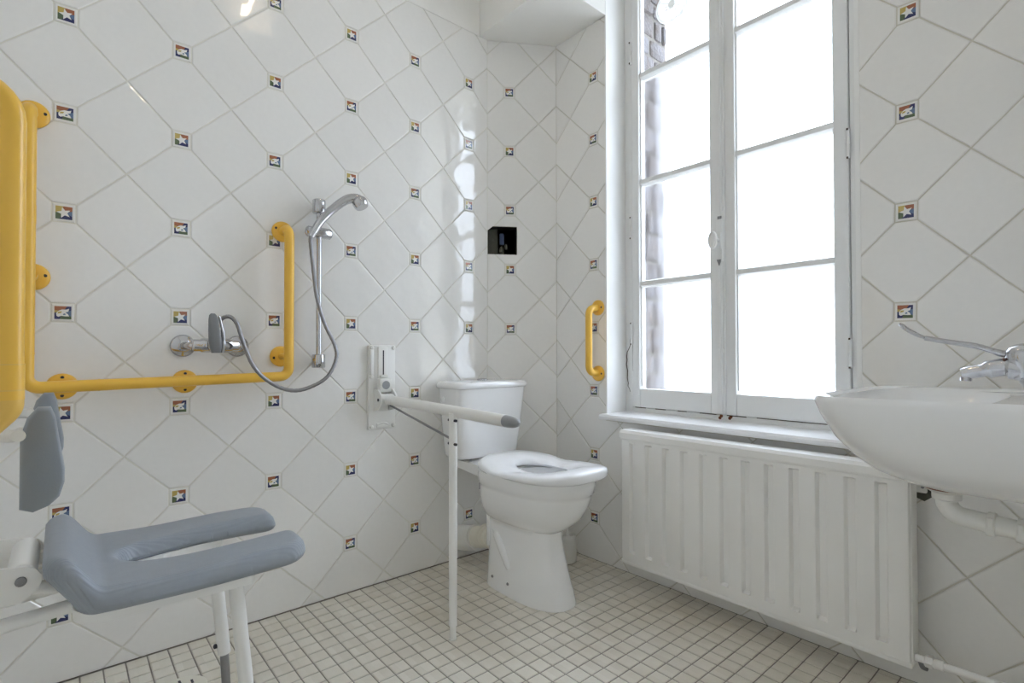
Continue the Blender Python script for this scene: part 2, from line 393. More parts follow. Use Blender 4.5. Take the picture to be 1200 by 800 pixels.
def insert_bm(kind, rot):
    b = tile_bm([(-INS, -INS), (INS, -INS), (INS, INS), (-INS, INS)], 0)
    P = .0185
    def poly(pts, h, mi):
        f = b.faces.new([b.verts.new((x, y, h)) for x, y in pts]); f.material_index = mi
    c = (0.0, 0.0)
    if kind == 'star':
        for pts, mi in (([c, (-P*.1, P), (-P, P), (-P, 0)], 1), ([c, (P, P*.35), (P, P), (-P*.1, P)], 2), ([c, (-P, 0), (-P, -P), (-P*.55, -P)], 3),
                        ([c, (-P*.55, -P), (P, -P), (P, -P*.5)], 4), ([c, (P, -P*.5), (P, P*.35)], 5)): poly(pts, .0003, mi)
        f = b.faces.new([b.verts.new((x, y, .0006)) for x, y in STAR]); f.material_index = 0
    else:
        for pts, mi in (([c, (-P, 0.0), (-P, P*.4), (0, P*.2)], 1), ([(-P, P*.4), (0, P*.2), (P*.5, P), (-P, P)], 2), ([c, (0, P*.2), (P*.5, P), (P, P), (P, P*.4)], 4),
                        ([c, (P, P*.4), (P, -P*.6)], 5), ([c, (P, -P*.6), (P, -P), (-P*.4, -P)], 3), ([c, (-P*.4, -P), (-P, -P), (-P, 0)], 4)): poly(pts, .0003, mi)
        f = b.faces.new([b.verts.new((x, y, .0006)) for x, y in [(a*.92, b*.92) for a, b in FISH]]); f.material_index = 0
        poly([(-.012, -.003), (-.004, -.001), (-.002, .004), (-.010, .003)], .0008, 1); poly([(.000, -.007), (.006, -.006), (.005, -.002), (.001, -.003)], .0008, 5)
    bmesh.ops.rotate(b, cent=(0, 0, 0), matrix=Matrix.Rotation(rot, 3, 'Z'), verts=b.verts[:])
    return b
INSM = ['insert', 'ins_yellow', 'ins_red', 'ins_green', 'ins_navy', 'ins_blue']
def fin(b, name, mats):
    me = bpy.data.meshes.new(name); bmesh.ops.triangulate(b, faces=[f for f in b.faces if len(f.verts) > 8]); b.to_mesh(me); b.free()
    for m in mats: me.materials.append(M[m])
    return me
def tile_wall(wall, O, U, N, lat0, W, H, rot, regions, umin, umax, zmin, zmax, par):
    """regions: convex half-plane lists [(nu,nz,d)]  keep nu*u+nz*z<=d"""
    frame = Matrix((U, Vector((0, 0, 1)), N)).transposed().to_4x4()
    cache = {}
    NI = int((umax-umin)/W)+5; NJ = int((zmax-zmin)/H)+5
    I0 = int((umin-lat0[0])/W)-2; J0 = int((zmin-lat0[1])/H)-2
    cr, sr = math.cos(rot), math.sin(rot)
    cells = []
    for i in range(I0, I0+NI):
        for j in range(J0, J0+NJ):
            cells.append(('I', i, j, 0, 0)); cells.append(('V', i, j, 0, .5)); cells.append(('H', i, j, .5, 0))
    for kind, i, j, di, dj in cells:
        du, dz = (i+di)*W, (j+dj)*H
        u = lat0[0]+du*cr-dz*sr; z = lat0[1]+du*sr+dz*cr
        if u < umin-W or u > umax+W or z < zmin-H or z > zmax+H: continue
        var = ('star' if (i+j+par) % 2 else 'fish') if kind == 'I' else kind
        if var not in cache:
            b = insert_bm(var, rot) if kind == 'I' else tile_bm(tile_poly(kind, W/2, H/2), rot)
            cache[var] = (fin(b, 'picture_insert' if kind == 'I' else 'wall_tile', INSM if kind == 'I' else ['tile']),)
        me = cache[var][0]
        pts = [(v.co.x+u, v.co.y+z) for v in me.vertices]
        hit = []
        for reg in regions:
            inside = True; out = False
            for nu, nz, d in reg:
                vals = [nu*a+nz*b-d for a, b in pts]
                if min(vals) >= -.0008: out = True; break
                if max(vals) > 1e-5: inside = False
            if out: continue
            hit.append((reg, inside))
            if inside: break
        if not hit: continue
        if not hit[-1][1]:
            acc = bmesh.new()
            for reg, ins in hit:
                b = bmesh.new(); b.from_mesh(me)
                for nu, nz, d in reg:
                    bmesh.ops.bisect_plane(b, geom=b.verts[:]+b.edges[:]+b.faces[:], plane_co=((d-nu*u-nz*z)*nu, (d-nu*u-nz*z)*nz, 0), plane_no=(nu, nz, 0), clear_outer=True)
                if b.faces:
                    tmp = bpy.data.meshes.new('tmp'); b.to_mesh(tmp); acc.from_mesh(tmp); bpy.data.meshes.remove(tmp)
                b.free()
            if not acc.faces: acc.free(); continue
            sz = [max(v.co[k] for v in acc.verts)-min(v.co[k] for v in acc.verts) for k in (0, 1)]
            if min(sz) < .002: acc.free(); continue
            me = fin(acc, me.name.split('.')[0], [m.name for m in []]);
            for m in (INSM if kind == 'I' else ['tile']): me.materials.append(M[m])
        o = bpy.data.objects.new('picture_insert' if kind == 'I' else 'wall_tile', me); COL.objects.link(o); o.parent = wall
        p = O+U*u+Vector((0, 0, z)); tl = random.uniform(-.003, .003)
        o.matrix_local = Matrix.Translation(p) @ frame @ Matrix.Rotation(tl, 4, 'X' if random.random() < .5 else 'Y')
def rect(u0, u1, z0, z1): return [(-1, 0, -u0), (1, 0, u1), (0, -1, -z0), (0, 1, z1)]
Zv = Vector((0, 0, 1)); TP = .287
tile_wall(wl, Vector((0, 0, 0)), Vector((0, 1, 0)), Vector((1, 0, 0)), (-.3971, 1.0493), TP, TP, 0, [rect(-2.119, -.2885, .001, ZT-.001)], -2.12, -.288, 0, ZT, 1)
e = Vector((.026, .033)).normalized()
tile_wall(wc, CH0, CHU, CHN, (.112, 1.0493), TP, TP, 0.004,
          [rect(.001, CHL-.001, .001, HZ0), rect(.001, CHL-.001, HZ1, ZT-.001), rect(HU, CHL-.001, HZ0, HZ1), [(-1, 0, -.001), (0, 1, HZ1), (.619, -.785, .619*0-.785*1.523)]],
          0, CHL, 0, ZT, 0)
tile_wall(ww, Vector((0, 0, 0)), Vector((1, 0, 0)), Vector((0, -1, 0)), (.4166, 1.0493), TP, TP, 0,
          [rect(.1825, WX0-.006, .001, ZT-.001), rect(WX0-.006, 1.25, .001, WZ0-.012)], .18, 1.25, 0, ZT, 1)
tile_wall(ww, Vector((0, 0, 0)), Vector((1, 0, 0)), Vector((0, -1, 0)), (1.5755, 1.0493), .2815, TP, math.radians(-1.0),
          [rect(WX1+.012, XR-.001, .001, ZT-.001), rect(1.25, WX1+.012, .001, WZ0-.012)], 1.25, XR, 0, ZT, 0)

# ------------------------------------------------------------------ floor mosaic
FP = .0535; FT = .0497
def mosaic_mesh():
    b = tile_bm([(-FT/2, -FT/2), (FT/2, -FT/2), (FT/2, FT/2), (-FT/2, FT/2)], 0)
    return fin(b, 'mosaic_tile', ['mosaic'])
mm = mosaic_mesh(); base = [v.co.copy() for v in mm.vertices]; basef = [tuple(p.vertices) for p in mm.polygons]
X0, Y0 = .004+FP/2, -1.3055+FP/2
spots = []
for i in range(0, 40):
    for j in range(-16, 25):
        x = X0+i*FP; y = Y0+j*FP
        if x > XR+.02 or y < YB-.02 or y > .022: continue
        if (Vector((x, y, 0))-CH0).dot(CHN) < -.03: continue
        d = Vector((x, y, 0))-CAM; z = d.dot(Fv)
        px = 600+FPX*d.dot(Rv)/z if z > .05 else -1; py = 405.9-FPX*d.dot(Uv)/z if z > .05 else -1
        cut = x > XR-FT/2 or y < YB+FT/2 or y > -FT/2-.001
        vis = not cut and z > .05 and -5 < px < 1205 and 0 < py < 805
        spots.append((0 if vis else 1, z if vis else 9, x, y))
spots.sort()
rest = MB()
for k, (hid, z, x, y) in enumerate(spots):
    if k < 300 and not hid:
        o = bpy.data.objects.new('mosaic_tile', mm); COL.objects.link(o); o.parent = fl; o.location = (x, y, random.uniform(-.0004, .0004))
    else:
        dz = random.uniform(-.0004, .0004)
        rest.add([(min(v.x+x, XR-.001), max(min(v.y+y, -.0015), YB+.001), v.z+dz) for v in base], basef)
ro = rest.build('mosaic_tiles_beyond', 'mosaic', fl); ro['kind'] = 'stuff'

# ------------------------------------------------------------------ window
win = struct(MB().box((WX0, .135, WZ0+.02), (.532, .20, WZ1), .004).box((1.402, .135, WZ0+.02), (WX1, .20, WZ1), .004)
             .box((.532, .135, WZ0+.02), (1.402, .20, .688), .003).box((.532, .135, 2.715), (1.402, .20, WZ1), .003).build('window_1', 'wood', origin=(.97, .15, .66)),
             'tall white wooden window with two casements of four panes')
MB().box((.528, .1795, .68), (.545, .199, 2.72)).box((1.389, .1795, .68), (1.406, .199, 2.72)).box((.545, .1795, .68), (1.389, .199, .70)).box((.545, .1795, 2.705), (1.389, .199, 2.72)).build('frame_rebate', 'wood', win)
ZM = (1.244, 1.703, 2.186); MW = .0155
def casement(x0, x1, g0, g1, clear_top):
    c = MB().box((x0, .128, .690), (g0, .178, 2.713), .005).box((g1, .128, .690), (x1, .178, 2.713), .005)
    c.box((g0, .130, .690), (g1, .178, .773), .004).box((g0, .130, 2.655), (g1, .178, 2.713), .004)
    c = c.build('casement', 'wood', win)
    for z in ZM:
        m = MB(); m.prism([(.135, z-MW*.6), (.135, z+MW*.6), (.150, z+MW), (.176, z+MW), (.176, z-MW), (.150, z-MW)], lambda a, b, d: (d, a, b), g0-.002, g1+.002)
        m.build('muntin', 'wood', c)
    zs = [.773]+list(ZM)+[2.655]
    for k in range(4):
        MB().box((g0-.004, .160, zs[k]+.004), (g1+.004, .163, zs[k+1]-.004)).build('pane', 'glass' if k == 3 else 'frosted', c)
        # glazing beads round each pane
        for a in (g0, g1): 
            s = 1 if a == g0 else -1
            MB().box((a, .142, zs[k]+.013), (a+s*.005, .160, zs[k+1]-.013)).build('glazing_bead', 'wood', c)
    return c
c1 = casement(.535, .960, .573, .911, True)
c2 = casement(.966, 1.399, 1.015, 1.355, True)
for x, zl, c in ((.533, (1.02, 1.50, 2.30), c1), (1.400, (.93, 1.62, 2.30), c2)):
    for z in zl:
        h = MB().cyl((x, .124, z-.045), (x, .124, z+.045), .006, 10)
        for k in (-.046, 0, .046): h.cyl((x, .124, z+k-.002), (x, .124, z+k+.002), .0075, 10)
        h.build('hinge', 'wood', c)
        for k in (-.047, .047): MB().cyl((x, .1175, z+k-.003), (x, .1175, z+k+.003), .003, 8).build('hinge_wear', 'crack', c)
# espagnolette bolt on the meeting stile
MB().box((.944, .116, .692), (.978, .13, 2.712), .006).build('meeting_strip', 'wood', win)
eb = MB().cyl((.965, .110, .695), (.965, .110, 1.285), .006, 10).cyl((.965, .110, 1.455), (.965, .110, 2.70), .006, 10).build('bolt_rod', 'wood', win)
MB().box((.950, .102, 1.285), (.976, .118, 1.455), .006).build('bolt_case', 'wood', win)
kn = MB(); kn.lathe([(.001, 0), (.008, .001), (.008, .02)], (.960, .102, 1.37), (0, -1, 0), 12)
rg = []
for k in range(16):
    a = 2*PI*k/16; rg.append((.950+.013*math.cos(a), .078, 1.37+.030*math.sin(a)))
kn.tube(rg+[rg[0]], .0065, 8); kn.prism([(.012*math.cos(2*PI*k/12)+.950, 1.37+.029*math.sin(2*PI*k/12)) for k in range(12)], lambda a, b, d: (a, d, b), .074, .082)
kn.build('bolt_handle', 'wood', win)
MB().box((.968, .094, 1.335), (.975, .103, 1.40), .003).build('handle_plate', 'wood', win)
MB().prism([(.955, 1.295), (.972, 1.295), (.964, 1.272)], lambda a, b, d: (a, d, b), .098, .106).build('bolt_guide_wear', 'steel', win)
MB().box((.957, .103, 1.455), (.972, .108, 1.465)).build('bolt_guide_wear', 'steel', win)
for z in (1.60, 1.66, .93, 2.2): MB().box((.954, .1085, z), (.974, .116, z+.018), .003).build('bolt_guide', 'wood', win)
# cracks and worn seams
def crack(pts, wdt, y, name='crack', mat='crack'):
    m = MB(); n = len(pts)
    L = [(x-wdt*(.4+.6*math.sin(PI*i/(n-1))), z) for i, (x, z) in enumerate(pts)]; Rr = [(x+wdt*(.4+.6*math.sin(PI*i/(n-1))), z) for i, (x, z) in enumerate(pts)]
    m.add([(x, y, z) for x, z in L]+[(x, y, z) for x, z in Rr], [(i, n+i, n+i+1, i+1) for i in range(n-1)])
    m.add([(x, y+.006, z) for x, z in L]+[(x, y+.006, z) for x, z in Rr], [(i, n+i, n+i+1, i+1) for i in range(n-1)])
    return m.build(name, mat, win)
crack([(.521, 1.02), (.518, .985), (.520, .97), (.509, .948), (.502, .938), (.499, .915), (.501, .90), (.497, .882), (.5035, .85), (.502, .82), (.507, .795), (.505, .782), (.512, .772), (.519, .755)], .0026, .1335)
crack([(.532, 1.0), (.5335, .93), (.5325, .85)], .001, .1335)
def seam(x0, x1, z, y, h=.0016):
    m = MB(); m.box((x0, y, z-h), (x1, y+.004, z+h)); return m.build('seam', 'crack', win)
seam(.545, .60, .6885, .1325); seam(.65, .70, .6880, .1325, .0012); seam(.76, .80, .6885, .1325, .0017); seam(.86, .93, .688, .1325, .0012); seam(.975, 1.05, .6885, .1325, .0018); seam(1.09, 1.39, .6885, .1325, .0012)
for x, z in ((.945, .676), (.951, .684), (.985, .678), (.99, .684)): MB().lathe([(.001, 0), (.007, .001), (.005, .004)], (x, .1365, z), (0, -1, 0), 8).build('rust_spot', 'rust', win)
# sill
sl = MB()
sl.prism([(-.040, .642), (-.044, .648), (-.044, .657), (-.038, .664), (.136, .668), (.136, .642)], lambda a, b, d: (d, a, b), .480, WX1+.030)
struct(sl.build('trim_3', 'sill', origin=(.97, 0, .65)), 'white painted window sill board')
hb = MB(); hb.prism([(1.580, .575), (1.60, .600), (1.625, .585), (1.648, .560), (1.632, .530), (1.615, .515), (1.590, .525)], lambda a, b, d: (a, d, b), -.0012, .004); hb.build('broken_tile_hole', 'cavity', ww)
# round ventilator in the upper pane
vt = thing('window_ventilator', (.741, .158, 2.36), 'round milky ventilator disc with radial ribs set in the upper window pane', 'ventilator')
vc = Vector((.735, .152, 2.435))
MB().lathe([(.064, -.006), (.076, -.004), (.078, .006), (.072, .010), (.066, .008)], vc, (0, -1, 0), 40, caps=False).build('ring', 'milky', vt)
MB().lathe([(.066, .002), (.040, .005), (.014, .007), (.001, .008)], vc, (0, -1, 0), 40, caps=False).build('disc', 'milky', vt)
for k in range(12):
    a = 2*PI*k/12; d = Vector((math.cos(a), 0, math.sin(a)))
    MB().tube([vc+d*.016+Vector((0, -.009, 0)), vc+d*.064+Vector((0, -.005, 0))], .0018, 6).build('rib', 'milky', vt)
MB().lathe([(.016, .004), (.016, .012), (.006, .014), (.001, .014)], vc, (0, -1, 0), 20).build('hub', 'milky', vt)
# stone jamb outside
jm = MB().box((.40, .205, .5), (.497, .4695, 2.80)).build('wall_jamb', 'mortar', origin=(.45, .3, .5)); struct(jm, 'rough stone outer jamb of the window')
z = .52
while z < 2.7:
    h = random.uniform(.07, .15); y = .206
    while y < .44:
        d = min(random.uniform(.06, .16), .463-y)
        if .463-y-d < .03: d = .463-y
        x = .503+random.uniform(0, .014)
        MB().box((.47, y+.004, z+.005), (x, y+d-.004, z+h-.005), .014, 2).build('stone', 'stone', jm)
        y += d
    z += h
struct(MB().box((-6, .45, -.8), (8, 9, -.6)).build('ground', 'ground', origin=(0, 3, -.7)), 'pale ground outside the window')

# ------------------------------------------------------------------ radiator
RX0, RX1, RZ0, RZ1, RY = .655, 1.606, .088, .626, -.118
rad = thing('radiator', ((RX0+RX1)/2, -.08, RZ0), 'long fluted white panel radiator under the window', 'radiator')
prof = [(RX0, RY+.012), (RX0+.004, RY+.002), (RX0+.012, RY)]
for k in range(12):
    a = .695+.0755*k; prof += [(a, RY), (a+.002, RY+.003), (a+.006, RY+.017), (a+.025, RY+.017), (a+.029, RY+.003), (a+.031, RY)]
prof += [(RX1-.012, RY), (RX1-.004, RY+.002), (RX1, RY+.012)]
def ring(z, f, dy=0): return [(x, RY+(y-RY)*f+dy, z) for x, y in prof]
flat = lambda z, dy: [(x, RY+dy+(.012 if i in (0, len(prof)-1) else .002 if i in (1, len(prof)-2) else 0), z) for i, (x, y) in enumerate(prof)]
fp = MB(); fp.loft([flat(.096, .012), flat(.100, .004), flat(.118, .002), flat(.136, .001), ring(.143, 1, .0), ring(.567, 1, .0), flat(.574, .001), flat(.586, .003)], False, False, closed=False)
fp.build('front_panel', 'radiator', rad, angle=22)
MB().box((RX0, RY-.002, .584), (RX1, -.048, .592), .003).build('panel_seam', 'radiator', rad)
tc = MB(); tc.prism([(RY-.005, .592), (RY-.005, .612), (RY+.004, .622), (-.046, .622), (-.046, .592)], lambda a, b, d: (d, a, b), RX0-.003, RX1+.001)
tc.build('top_cover', 'radiator', rad, angle=25)
MB().box((RX0+.003, -.062, .096), (RX1-.003, -.05, .60), .003).build('back_panel', 'radiator', rad)
MB().box((RX0-.002, RY+.003, .088), (RX1+.001, -.048, .104), .004).build('bottom_rail', 'radiator', rad)
for x in (RX0-.002, RX1-.003): MB().box((x, RY+.010, .096), (x+.005, -.050, .60), .002).build('side_plate', 'radiator', rad)
for x in (RX1-.012, RX0+.08):
    MB().box((x, -.052, .548), (x+.036, -.040, .580), .003).box((x+.004, -.045, .555), (x+.012, -.0, .572)).build('bracket', 'white_metal', rad)
MB().cyl((RX1+.015, -.053, .564), (RX1+.015, -.050, .564), .004, 8).build('bracket_screw', 'steel', rad)
# valve and feed pipe
va = rad
MB().cyl((RX1-.004, -.085, .112), (1.632, -.085, .112), .0095, 12).build('connector', 'radiator', va)
MB().lathe([(.012, 0), (.016, .002), (.016, .018), (.012, .02)], (1.628, -.085, .112), (1, 0, 0), 6).lathe([(.0125, .018), (.0125, .040)], (1.628, -.085, .112), (1, 0, 0), 14).build('union_nut', 'radiator', va)
MB().tube(fillet([(1.66, -.085, .112), (1.80, -.085, .116), (XR-.002, -.085, .12)], .05), .0095, 12).build('feed_pipe', 'radiator', va)
MB().tube(spline([(1.618, -.085, .104), (1.622, -.082, .09), (1.63, -.075, .085)]), .006, 8).build('drain_spigot', 'steel', va)
MB().cyl((RX1-.004, -.085, .605), (1.63, -.085, .605), .008, 12).lathe([(.011, 0), (.011, .014), (.006, .022)], (1.630, -.085, .605), (1, 0, 0), 12).build('air_vent', 'brass', va)

# ------------------------------------------------------------------ toilet
TY = -.428
wcx = thing('toilet', (.45, TY, 0), 'white ceramic toilet with close coupled cistern and open contoured seat', 'toilet')
def sec(z, x0, x1, hw, n=2.6, back=4.0, N=44, cy=TY):
    cx = (x0+x1)/2; a = (x1-x0)/2; out = []
    for k in range(N):
        t = 2*PI*k/N; c, s = math.cos(t), math.sin(t); e = n if c > 0 else back
        out.append((cx+a*math.copysign(abs(c)**(2/e), c), cy+hw*math.copysign(abs(s)**(2/e), s), z))
    return out
pd = MB()
pd.loft([sec(0, .258, .662, .106, 2.4), sec(.010, .258, .662, .106, 2.4), sec(.05, .256, .650, .098, 2.4), sec(.12, .254, .628, .088, 2.4), sec(.19, .252, .610, .081, 2.4), sec(.245, .25, .600, .079, 2.4), sec(.262, .25, .601, .081, 2.3),
         sec(.272, .25, .622, .096, 2.2), sec(.29, .25, .650, .116, 2.1), sec(.325, .252, .690, .139, 2.1), sec(.37, .256, .716, .153, 2.1), sec(.405, .262, .727, .159, 2.1), sec(.416, .264, .729, .160, 2.1),
         sec(.422, .260, .736, .166, 2.15), sec(.455, .258, .742, .170, 2.15), sec(.468, .262, .738, .166, 2.15),
         sec(.468, .40, .675, .115, 2.1, 2.1), sec(.44, .395, .68, .118, 2.1, 2.1), sec(.36, .42, .645, .085, 2, 2), sec(.30, .45, .60, .05, 2, 2)])
pd.build('bowl', 'ceramic', wcx, angle=55)
MB().prism([(.05, .445), (.05, .472), (.38, .470), (.38, .430), (.30, .40), (.27, .425)], lambda a, b, d: (a, d, b), TY-.105, TY+.105).build('rear_shelf', 'ceramic', wcx)
for s in (-1, 1):
    rb = MB(); y = TY+s*.079
    rb.tube(spline([(.290, y-s*.030, .225), (.335, y-s*.008, .205), (.385, y-s*.001, .15), (.425, y-s*.006, .09), (.445, y-s*.026, .04)], 6), [.016]*6+[.020]*6+[.020]*6+[.016]*6+[.008], 12)
    rb.build('trapway_rib', 'ceramic', wcx, angle=70)
MB().box((.262, TY-.075, .14), (.282, TY+.075, .44), .008).build('rear_web', 'ceramic', wcx)
for x, z in ((.335, .045), (.43, .045)):
    for s in (-1, 1): MB().lathe([(.001, .004), (.005, .003), (.006, 0)], (x, TY+s*(.0995+(.43-x)*-.004), z), (0, s, 0), 10).build('floor_screw', 'steel', wcx)
# cistern
def tk(z, x0, x1, hw, n=7, cy=TY+.014): return sec(z, x0, x1, hw, n, n, 48, cy)
MB().loft([tk(.482, .062, .172, .148), tk(.486, .058, .180, .158), tk(.50, .052, .186, .164), tk(.62, .043, .202, .176), tk(.74, .036, .213, .186), tk(.782, .034, .216, .189)]).build('cistern', 'ceramic', wcx, angle=50)
ld = MB().loft([tk(.783, .030, .222, .194), tk(.787, .026, .226, .198), tk(.798, .026, .227, .199), tk(.808, .030, .222, .194), tk(.813, .045, .20, .175), tk(.814, .09, .15, .10)]).build('cistern_lid', 'ceramic', wcx, angle=50)
MB().lathe([(.024, 0), (.024, .006), (.018, .009), (.001, .010)], (.125, TY+.014, .812), (0, 0, 1), 24).build('flush_button', 'chrome', wcx)
MB().lathe([(.012, 0), (.012, .003), (.008, .005), (.001, .006)], (.09, TY+.014-.186, .735), (0, -1, 0), 20).build('side_cap', 'ceramic', wcx)
for s in (-1, 1): MB().cyl((.165, TY+s*.08, .43), (.165, TY+s*.08, .49), .006, 10).build('cistern_bolt', 'steel', wcx)
MB().box((.255, TY-.104, .375), (.262, TY-.096, .432)).build('seat_bolt', 'dark', wcx)
# seat ring, thick and wavy
st = MB(); N = 64; rings = []
def sp(t):
    c, s = math.cos(t), math.sin(t); e = 2.7 if c > 0 else 3.0
    o = Vector((.515+.252*math.copysign(abs(c)**(2/e), c), TY+.196*math.copysign(abs(s)**(2/e), s)))
    i = Vector((.53+.128*math.copysign(abs(c)**(2/2.1), c)*(1.05 if c < 0 else 1), TY+.072*math.copysign(abs(s)**(2/2.1), s)))
    return o, i
for k in range(N):
    t = 2*PI*k/N; o, i = sp(t); c, s = math.cos(t), math.sin(t)
    wave = .010*math.cos(2*t)-.009*math.exp(-((abs(t-PI)-PI/2+.12)/.16)**2)   # dips half way along each side
    zt = .507+wave; r = []
    for f, h in ((0, .472), (-.006/1, .480)): pass
    d = (o-i)
    for f, h in ((.03, .478), (.97, .478), (1.0, .484), (1.004, zt-.012), (.985, zt-.004), (.90, zt+.001), (.6, zt), (.35, zt-.001), (.16, zt-.006), (.05, zt-.014), (0.0, .486)):
        p = i+d*f; r.append((p.x, p.y, h))
    rings.append(r)
rings.append(rings[0]); st.loft(rings, False, False, closed=True)
st.build('seat', 'seat_plastic', wcx, angle=75)
for s in (-1, 1): MB().cyl((.275, TY+s*.075-.02, .482), (.275, TY+s*.075+.02, .482), .011, 14, bev=.003).build('seat_hinge', 'seat_plastic', wcx)
# waste connector
pw = MB(); pw.tube([(.27, TY-.02, .160), (.20, TY-.02, .150), (.12, TY-.02, .125)], .046, 24)
pw.build('waste_collar', 'cream_plastic', wcx)
MB().tube(spline([(.13, TY-.02, .128), (.08, TY-.02, .112), (.035, TY-.02, .10), (.003, TY-.02, .095)], 4), .055, 24).build('waste_pipe', 'white_plastic', wcx)
for x in (.21, .235, .185): MB().tube([(x, TY-.02, .1515+(x-.2)*.14), (x+.012, TY-.02, .153+(x-.2)*.14)], .0485, 24).build('collar_ring', 'cream_plastic', wcx)

# toilet brush
br = thing('toilet_brush', (.345, -.105, 0), 'white toilet brush in a round pot behind the toilet', 'brush')
MB().lathe([(.040, 0), (.044, .004), (.041, .10), (.038, .118), (.033, .12), (.030, .116), (.032, .02), (.001, .018)], (.345, -.105, 0), (0, 0, 1), 28).build('pot', 'white_plastic', br, angle=60)
MB().lathe([(.028, .03), (.028, .10), (.008, .112), (.006, .13), (.0055, .30), (.009, .31), (.009, .37), (.005, .378), (.001, .379)], (.345, -.105, 0), (0, 0, 1), 18).build('brush_handle', 'white_plastic', br, angle=60)

# ------------------------------------------------------------------ folding support rail beside the toilet
AY = -.848; AZ = .742
sr_ = thing('folding_support_rail', (.4, AY, 0), 'white fold down support rail with grey tip and leg beside the toilet', 'support rail')
MB().box((0, -.905, .625), (.018, -.785, .966), .006).build('wall_plate', 'white_metal', sr_)
MB().box((.016, -.868, .70), (.030, -.825, .960), .005).build('slide_track', 'white_metal', sr_)
MB().box((.0295, -.849, .845), (.0308, -.844, .945)).build('track_slot', 'dark', sr_)
for y, z in ((-.893, .955), (-.797, .955), (-.893, .838), (-.797, .638), (-.893, .638)):
    MB().lathe([(.008, 0), (.008, .008), (.005, .011), (.001, .0115)], (.016, y, z), (1, 0, 0), 14).build('cover_cap', 'white_plastic', sr_)
MB().box((.016, -.901, .845), (.026, -.886, .950), .004).build('plate_edge', 'white_metal', sr_)
MB().box((.018, -.872, .775), (.050, -.818, .832), .006).build('carriage', 'white_plastic', sr_)
MB().lathe([(.017, 0), (.017, .001)], (.0505, -.845, .805), (1, 0, 0), 20).build('label_disc', 'cap_grey', sr_)
MB().box((.018, -.862, .835), (.040, -.828, .846), .004).build('carriage_stop', 'white_plastic', sr_)
for y in (-.883, -.819):
    m = MB(); m.prism([(.02, .70), (.02, .79), (.05, .79)]+[(.062+.024*math.cos(a), .748+.03*math.sin(a)) for a in (1.2, .7, .2, -.3, -.8, -1.3)]+[(.05, .705)], lambda a, b, d: (a, d, b), y, y+.007); m.build('hinge_cheek', 'white_metal', sr_)
MB().lathe([(.006, 0), (.006, .003)], (.062, -.8835, .748), (0, -1, 0), 12).build('pivot_pin', 'dark', sr_)
MB().cyl((.060, -.876, .748), (.060, -.820, .748), .022, 20, bev=.003).build('hinge_barrel', 'white_metal', sr_)
MB().box((.016, -.872, .632), (.024, -.822, .652), .003).tube(spline([(.026, -.870, .645), (.032, -.847, .652), (.026, -.824, .645)]), .004, 8).build('lower_stop', 'white_metal', sr_)
MB().tube([(.06, AY, .748), (.30, AY, .744), (.55, AY, .739), (.80, AY, .733)], .0185, 20).build('arm', 'white_metal', sr_)
ec = MB(); n = 20; rr = []
for k in range(9):
    q = k/8; x = .80+.062*q; r = .0188*math.sqrt(max(1-q**2.6, .0))
    rr.append([(x, AY+r*math.cos(2*PI*j/n), .733-.0015*q+r*math.sin(2*PI*j/n)*.95) for j in range(n)])
ec.loft(rr); ec.build('end_cap', 'cap_grey', sr_)
lg = MB().tube([(.546, AY-.012, .735), (.546, -.860, .40), (.546, -.860, .045)], .0135, 16).build('leg', 'white_metal', sr_)
MB().lathe([(.0125, 0), (.0125, .004), (.0105, .006), (.0105, .05)], (.546, -.860, 0), (0, 0, 1), 16).build('leg_foot', 'white_plastic', lg)
for z in (.712, .635):
    MB().cyl((.524, AY-.014, z), (.568, AY-.014, z), .0045, 10).build('leg_bolt', 'dark', lg)
MB().tube([(.10, AY-.004, .728), (.535, AY-.008, .648)], .0042, 10).build('strut', 'steel', sr_)

# ------------------------------------------------------------------ yellow grab rails
def flange(p, axis, parent, r=.036, screws=(0,)):
    p = Vector(p); ax = Vector(axis)
    f = MB().lathe([(r, 0), (r, .004), (r-.002, .008), (r-.010, .011), (.018, .0125), (.001, .013)], p, ax, 28).build('flange', 'yellow', parent, angle=60)
    side = Vector((0, 0, 1))
    for a in screws:
        q = Matrix.Rotation(a, 3, ax) @ side
        MB().lathe([(.0045, 0), (.0045, .003), (.001, .0035)], p+q*(r*.70)+ax*.0085, ax, 10).build('screw', 'dark', f)
RT = .0165; BX = .080
g1 = thing('grab_rail', (BX, -1.55, .84), 'long yellow U shaped grab rail running under the shower mixer', 'grab rail')
MB().tube(fillet([(.006, -1.232, 1.372), (BX, -1.232, 1.372), (BX, -1.232, .853), (BX, -1.905, .840), (BX, -1.905, 1.598), (.006, -1.905, 1.598)], [.038, .03, .03, .038]), RT, 18).build('rail', 'yellow', g1)
for y, z, sc in ((-1.232, 1.372, (1.2,)), (-1.90, 1.600, (-1.4,)), (-1.236, .922, (PI/2+.2,)), (-1.896, 1.146, (-1.4,)), (-1.532, .842, (0, PI)), (-1.832, .8385, (0, PI))):
    flange((0.001, y, z), (1, 0, 0), g1, .037, sc)
for y, z in ((-1.236, .922), (-1.896, 1.146), (-1.532, .845), (-1.832, .840)): MB().cyl((.008, y, z), (BX-.008, y, z), .012, 14).build('standoff', 'yellow', g1)
for p, q in (((BX, -1.905, .93), (BX, -1.905, .935)), ((BX, -1.75, .843), (BX, -1.755, .843)), ((BX, -1.905, 1.28), (BX, -1.905, 1.33))):
    MB().cyl(p, q, RT+.0006, 18).build('joint_sleeve', 'yellow', g1)
g2 = thing('grab_rail', (.445, -.035, .84), 'short vertical yellow grab handle fixed on the tiles next to the window', 'grab rail')
MB().tube(fillet([(.444, -.006, 1.135), (.444, -.066, 1.130), (.444, -.066, .848), (.444, -.006, .842)], .03), .0155, 18).build('rail', 'yellow', g2)
